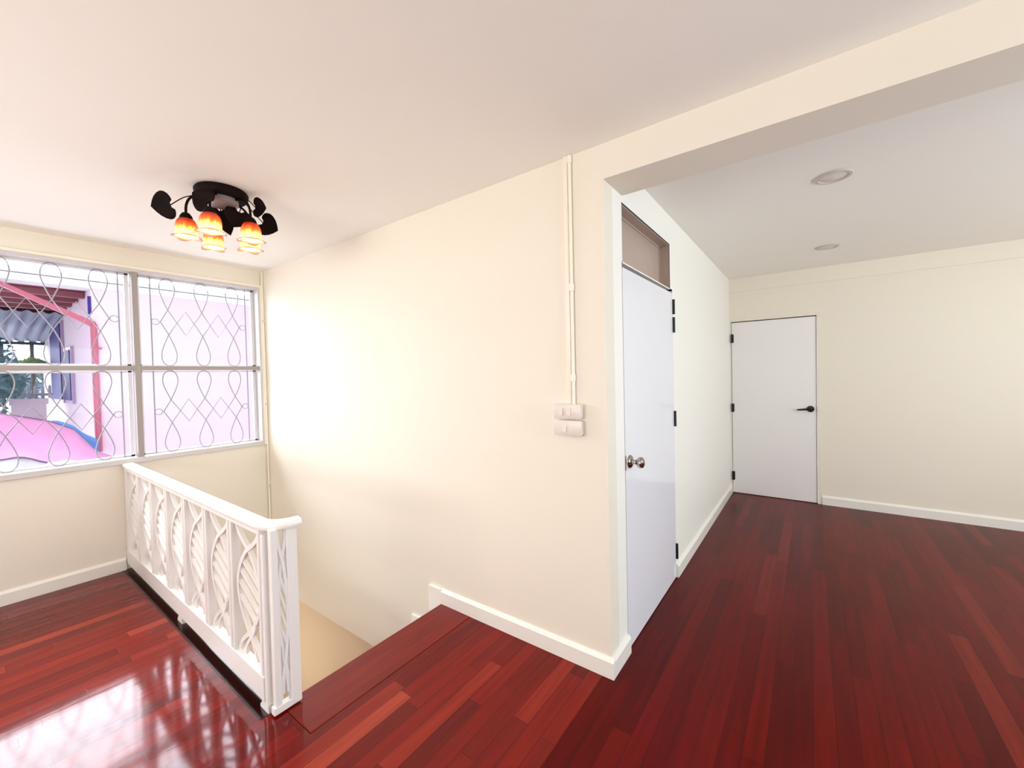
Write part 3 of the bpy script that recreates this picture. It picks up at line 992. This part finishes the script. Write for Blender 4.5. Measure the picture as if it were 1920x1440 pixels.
# lean-to roof of corrugated sheet in the passage beyond
cr_ = MB()
rows = []
for i in range(2):
    rows.append([(-11.52 - 2.76 * i, -0.72 + j * 0.036, 2.79 - 0.36 * i + 0.026 * math.sin(j * 1.35)) for j in range(56)])
cr_.grid(rows)
cro = thing('lean_to_roof', (-12.9, 0.2, 2.3), 'weathered corrugated lean-to roof seen through the left pane', 'roof')
c1 = build('roof_sheet', cr_, M['corrugated'], cro, smooth=True)
c1.modifiers.new('thick', 'SOLIDIFY').thickness = 0.014
build('cross_bar', MB().box(-14.28, -14.16, -0.72, 1.272, 2.352, 2.412), M['darkbar'], cro)
for y in (0.60, 1.03):
    build('support_post', MB().box(-14.256, -14.184, y, y + 0.06, -4, 2.36), M['darkbar'], cro)


def foliage(centers, n, size, seed):
    random.seed(seed)
    m = MB()
    for _ in range(n):
        c, r = random.choice(centers)
        while True:
            v = Vector((random.uniform(-1, 1), random.uniform(-1, 1), random.uniform(-1, 1)))
            if 0.25 < v.length < 1:
                break
        p = Vector(c) + Vector((v.x * r[0], v.y * r[1], v.z * r[2]))
        a = Vector((random.uniform(-1, 1), random.uniform(-1, 1), random.uniform(-1, 1))).normalized()
        b = a.orthogonal().normalized()
        s_ = size * random.uniform(0.6, 1.4)
        q = [p - a * s_, p + b * s_ * 0.45 + a * s_ * 0.1, p + a * s_, p - b * s_ * 0.45 + a * s_ * 0.1]
        m.bm.faces.new([m.bm.verts.new(x) for x in q])
    return m


tr_ = thing('leafy_tree', (-11.16, 0.0, -4.0), 'teal-green leafy tree at the left edge of the window view', 'tree')
build('crown', foliage([((-11.1, 0.20, 1.83), (0.50, 0.46, 0.60)), ((-11.16, 0.40, 1.50), (0.50, 0.36, 0.36)), ((-11.04, 0.12, 1.04), (0.46, 0.40, 0.50))], 1700, 0.062, 3), M['foliage'], tr_)
build('trunk', MB().tube([(-11.16, 0.0, -4.0), (-11.13, 0.06, 0), (-11.1, 0.18, 1.5)], [0.12, 0.10, 0.05], 8), M['bark'], tr_, smooth=True)
hg = thing('yard_hedge', (-16.2, 1.0, -4.0), 'pale green hedge under the lean-to roof beyond the picket fence', 'hedge')
build('foliage', foliage([((-16.2, 0.6, 1.60), (0.48, 0.72, 0.72)), ((-16.2, 1.25, 1.55), (0.48, 0.6, 0.60))], 1500, 0.085, 5), M['hedge'], hg)
build('stem', MB().tube([(-16.2, 1.0, -4.0), (-16.2, 1.0, 1.2)], 0.06, 8), M['bark'], hg)
lb = thing('lime_shrub', (-13.44, 1.0, -1.0), 'small lime-green shrub under the corrugated lean-to roof', 'shrub')
build('foliage', foliage([((-13.44, 1.0, 1.84), (0.24, 0.24, 0.17))], 260, 0.06, 9), M['lime'], lb)
build('stem', MB().tube([(-13.44, 1.0, -1.0), (-13.44, 1.0, 1.75)], 0.03, 8), M['bark'], lb)
pf = thing('picket_fence', (-12.0, 0.85, 1.18), 'pale picket fence standing on the low plaster wall', 'fence')
for i in range(6):
    y = 0.648 + i * 0.09
    h = 1.66 if i < 2 else 1.444
    build('picket', MB().prism([(-11.99, y - 0.021, 1.18), (-11.99, y + 0.021, 1.18), (-11.99, y + 0.021, h - 0.04), (-11.99, y, h), (-11.99, y - 0.021, h - 0.04)], (-0.024, 0, 0)), M['pale'], pf)
build('fence_rail', MB().box(-12.04, -12.012, 0.6, 1.14, 1.228, 1.276), M['pale'], pf)
lwall = thing('yard_wall', (-11.94, 0.8, -4.0), 'low pale plaster wall below the picket fence', 'wall')
build('wall_body', MB().box(-12.06, -11.82, 0.60, 1.03, -4.0, 1.072), M['paleplaster'], lwall)
build('coping', MB().box(-12.11, -11.77, 0.576, 1.056, 1.072, 1.180), M['paleplaster'], lwall)


def lerp_poly(pts, t):
    for (a, va), (b, vb) in zip(pts, pts[1:]):
        if a <= t <= b:
            return va + (vb - va) * (t - a) / (b - a)
    return pts[-1][1]


# pink tarpaulin draped over the side passage
TTOP = [(-1.2, 1.108), (0.36, 1.048), (0.79, 0.898), (1.03, 0.748), (1.25, 0.394), (1.56, 0.196)]
TBOT = [(-1.2, 0.556), (0.54, 0.508), (0.744, 0.388), (1.2, 0.292), (1.56, 0.196)]
tpm = MB()
rows = []
NU, NV = 48, 22
for i in range(NV + 1):
    v = i / NV
    row = []
    for j in range(NU + 1):
        u = j / NU
        y = -0.6 + 2.1 * u
        sag = math.sin(math.pi * v)
        z = lerp_poly(TTOP, y) * (1 - v) + lerp_poly(TBOT, y) * v - 0.06 * sag + 0.03 * math.sin(9 * u + 3 * v) * sag
        z += 0.022 * sag * math.sin(26 * u - 6 * v) * (0.4 + 0.6 * v)
        row.append((XN + 0.12 + 1.02 * v, y, z))
    rows.append(row)
tpm.grid(rows)
tpo = tag(build('pink_tarpaulin', tpm, M['pinktarp'], smooth=True), 'sagging pink tarpaulin roof outside the lower left pane', 'tarpaulin')
tpo.modifiers.new('thick', 'SOLIDIFY').thickness = 0.014
hem = MB()
hem.tube([(XN + 0.12, -0.6 + 2.1 * j / NU, lerp_poly(TTOP, -0.6 + 2.1 * j / NU) + 0.008) for j in range(40)], 0.014, 6)
build('rope_hem', hem, M['hem'], tpo, smooth=True)
btm = MB()
rows = []
for i in range(5):
    v = i / 4
    rows.append([(XN + 0.085, 0.79 + 0.504 * j / 12, lerp_poly([(0.72, 0.904), (0.936, 0.898), (1.26, 0.58), (1.44, 0.46)], 0.79 + 0.504 * j / 12) - 0.29 * v + 0.012 * math.sin(j * 1.3)) for j in range(13)])
btm.grid(rows)
bto = tag(build('blue_tarpaulin', btm, M['bluetarp'], smooth=True), 'strip of blue tarpaulin showing behind the pink one', 'tarpaulin')
bto.modifiers.new('thick', 'SOLIDIFY').thickness = 0.012


def sheet_top(j):
    y = -0.48 + 1.74 * j / 29
    return (XN + 1.224 + 0.035 * math.sin(j * 1.1), y, 0.604 - 0.26 * max(0, y - 0.18) + 0.022 * math.sin(j * 0.9))


wsm = MB()
rows = []
for i in range(4):
    rows.append([(sheet_top(j)[0], sheet_top(j)[1], sheet_top(j)[2] - 0.66 * i / 3) for j in range(30)])
wsm.grid(rows)
wso = tag(build('white_sheet', wsm, M['whitesheet'], smooth=True), 'white cloth sheet hanging below the pink tarpaulin edge', 'sheet')
wso.modifiers.new('thick', 'SOLIDIFY').thickness = 0.01
hem = MB()
hem.tube([(sheet_top(j)[0] + 0.012, sheet_top(j)[1], sheet_top(j)[2]) for j in range(20)], 0.009, 6)
build('purple_hem', hem, M['hem'], wso, smooth=True)
aw = MB()  # unseen reflector added to bounce sky light up onto the ceiling
rows = []
for i in range(2):
    rows.append([(XA - 0.30 - 2.0 * i, -1.6 + 0.03 * j, 0.60 - 0.14 * i + 0.010 * math.sin(j * 1.3)) for j in range(170)])
aw.grid(rows)
awo = thing('bounce_reflector', (-5.5, 0.5, 0.5), 'white corrugated awning added just outside and below the wide window to light the ceiling', 'reflector')
a1 = build('reflector_sheet', aw, M['whitefascia'], awo, smooth=True)
a1.modifiers.new('thick', 'SOLIDIFY').thickness = 0.012
